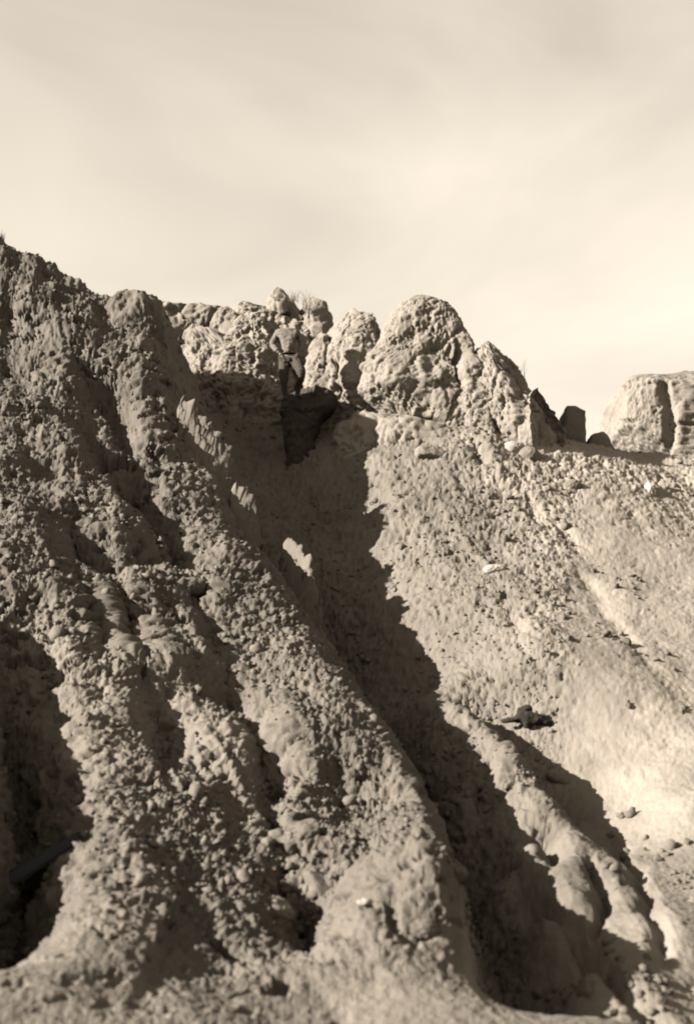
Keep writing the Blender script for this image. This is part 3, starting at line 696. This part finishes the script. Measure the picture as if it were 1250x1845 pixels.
# clothes
sv = [(J(521, 641), (.142, .108)), (J(519, 622), (.14, .105)), (J(518, 605), (.158, .108)), (J(516, 596), (.085, .07)),
      (J(500, 600), .07), (J(489.5, 621, .02), .052), (J(501, 634, -.07), .042), (J(536, 599), .07), (J(545.5, 622, .04), .054), (J(539.5, 635, -.015), .043)]
merge('shirt', [skin('s', sv, [(0,1),(1,2),(2,3),(2,4),(4,5),(5,6),(2,7),(7,8),(8,9)])], 0.011, M['shirt'], root, feet, wrinkle=0.014)
tv = [(J(521, 640), (.138, .108)), (J(513, 649), .108), (J(511, 676, -.02), .082), (J(512, 694, 0), .062), (J(530, 648), .11), (J(544, 669, -.14), .085), (J(540, 688, -.06), .062)]
merge('trousers', [skin('s', tv, [(0,1),(1,2),(2,3),(0,4),(4,5),(5,6)])], 0.011, M['trousers'], root, feet, wrinkle=0.012, seed=4)
bt = [skin('s', [(J(511.5, 686, -.01), .068), (J(513, 702, .01), .056), (J(514, 713, .02), .05), (J(514, 717, .02), (.05, .045)), (J(512, 719, -.10), (.048, .035)), (J(511, 720, -.19), (.04, .026))], [(0,1),(1,2),(2,3),(3,4),(4,5)])]
merge('boot', bt, 0.010, M['leather'], root, feet)
bt = [skin('s', [(J(541, 682, -.08), .07), (J(538, 698, 0), .056), (J(536, 708, .02), .05), (J(536, 712, .02), (.05, .045)), (J(539, 714, -.10), (.048, .035)), (J(541, 715, -.19), (.04, .026))], [(0,1),(1,2),(2,3),(3,4),(4,5)])]
merge('boot', bt, 0.010, M['leather'], root, feet)
bl = merge('belt', [ellipsoid(J(520, 640), (.158, .128, .028))], 0.010, M['leather'], root, feet)
merge('hair', [ellipsoid(h + [.0, .03, .025], (.086, .092, .095))], 0.012, M['dark_cloth'], root, feet)
cap = merge('cap', [ellipsoid(h + [0, .005, .085], (.098, .118, .055)), ellipsoid(h + [0, .0, .115], (.105, .120, .03))], 0.010, M['dark_cloth'], root, feet)
vz_ = merge('visor', [ellipsoid(h + [-.012, -.105, .062], (.072, .06, .010))], 0.008, M['leather'], cap, feet)

# ---------------------------------------------------------------- dead root lying on the slope
rc = on_ground(946, 1296)
M['wood'] = clay('dead_wood', (0.018, 0.015, 0.011), 0.2, bump=0.4)
def rp(px, py, dy=0.0): return P(px, py, rc[1] - 0.10 + dy)
rv = [(rp(946,1292), .075), (rp(926,1296), .04), (rp(912,1299), .022), (rp(903,1299,.02), .012), (rp(938,1280,-.02), .05), (rp(950,1275,-.03), .045), (rp(958,1279,-.02), .03),
      (rp(965,1294,-.02), .06), (rp(980,1299,-.02), .045), (rp(992,1303), .03), (rp(950,1306,-.03), .04), (rp(948,1312,-.02), .02)]
w_ = merge('dead_root', [skin('s', rv, [(0,1),(1,2),(2,3),(0,4),(4,5),(5,6),(0,7),(7,8),(8,9),(0,10),(10,11)])], 0.010, M['wood'], None, rc, wrinkle=0.02)
w_.location = Vector(rc); tag(w_, 'twisted black dead root lying on the pale slope above the spur', 'root')

# ---------------------------------------------------------------- dark slab low in the hollow at the left
M['slab'] = clay('blue_black_slab', (0.012, 0.013, 0.015), 0.15, bump=0.05, rough=0.35)
def slab():
    q = on_ground(70, 1560, 10); Y = q[1] - 0.60
    a, b_ = P(-90, 1668, Y), P(150, 1516, Y + 0.1); d = b_ - a; ln = np.linalg.norm(d); d /= ln
    up = np.array([-d[2], 0, d[0]]) * 0.15; bk = np.array([0, 0.5, 0.12])
    b = bmesh.new(); c = [a, b_, b_ + up * 0.55, a + up]
    vs = [b.verts.new(x) for x in c] + [b.verts.new(x + bk) for x in c]
    for f in ((0,1,2,3),(7,6,5,4),(0,4,5,1),(1,5,6,2),(2,6,7,3),(3,7,4,0)): b.faces.new([vs[i] for i in f])
    bmesh.ops.recalc_face_normals(b, faces=b.faces); bmesh.ops.bevel(b, geom=list(b.edges), offset=0.018, segments=3, affect='EDGES')
    me = bpy.data.meshes.new('dark_slab'); b.to_mesh(me); b.free(); me.materials.append(M['slab'])
    o = bpy.data.objects.new('dark_slab', me); COL.objects.link(o); tag(o, 'smooth blue black slab with a straight edge in the hollow at lower left', 'slab')
slab()

# ---------------------------------------------------------------- dry grass on the rim
M['grass'] = clay('dry_grass', (0.10, 0.088, 0.066), 0.2, bump=0)
def tuft(px, py, Y, hpx, wpx, n, label, mat, seed, name='grass_tuft', cat='grass', group='dry tufts on the rim'):
    r_ = random.Random(seed); c = P(px, py, Y); d = c[1] * cp + (c[2] - CAMZ) * sp; s_ = d / F
    vs, fs = [], []
    for k in range(n):
        a = r_.uniform(0, 6.28); rad = r_.uniform(0, wpx * .35) * s_; x, y = rad * math.cos(a), rad * math.sin(a)
        hh = hpx * s_ * r_.uniform(.45, 1.1); lx, ly = r_.uniform(-.5, .5) * wpx * s_, r_.uniform(-.5, .5) * wpx * s_
        w = r_.uniform(.003, .007); ph = r_.uniform(0, 3.14); wx, wy = w * math.cos(ph), w * math.sin(ph)
        i = len(vs)
        for t in (0, .5, 1.0):
            f = 1 - t * .8
            px_, py_, pz = x + lx * t * t, y + ly * t * t, hh * t - 0.05 * (t == 0)
            vs += [(px_ - wx * f, py_ - wy * f, pz), (px_ + wx * f, py_ + wy * f, pz)]
        fs += [(i, i + 1, i + 3, i + 2), (i + 2, i + 3, i + 5, i + 4)]
    o = mesh_np(name, np.array(vs), np.array(fs), mat); o.location = Vector(c); tag(o, label, cat, group)
tuft(500, 538, 22.7, 14, 18, 40, 'left faint tuft of dry grass on the ragged tower top', M['grass'], 1)
tuft(553, 552, 22.7, 32, 30, 34, 'right taller wispy tuft of dry grass on the ragged tower top', M['grass'], 2)
tuft(528, 540, 22.7, 14, 26, 30, 'low middle tuft of dry grass on the ragged tower top', M['grass'], 4)
tuft(938, 684, 21.2, 44, 24, 12, 'thin bare sprig on top of the sloping shoulder', M['grass'], 3, 'sprig', 'plant')
tuft(2, 446, 19.7, 30, 10, 60, 'dark stubby bush on the skyline at the far left edge', M['wood'], 5, 'bush', 'bush', None)
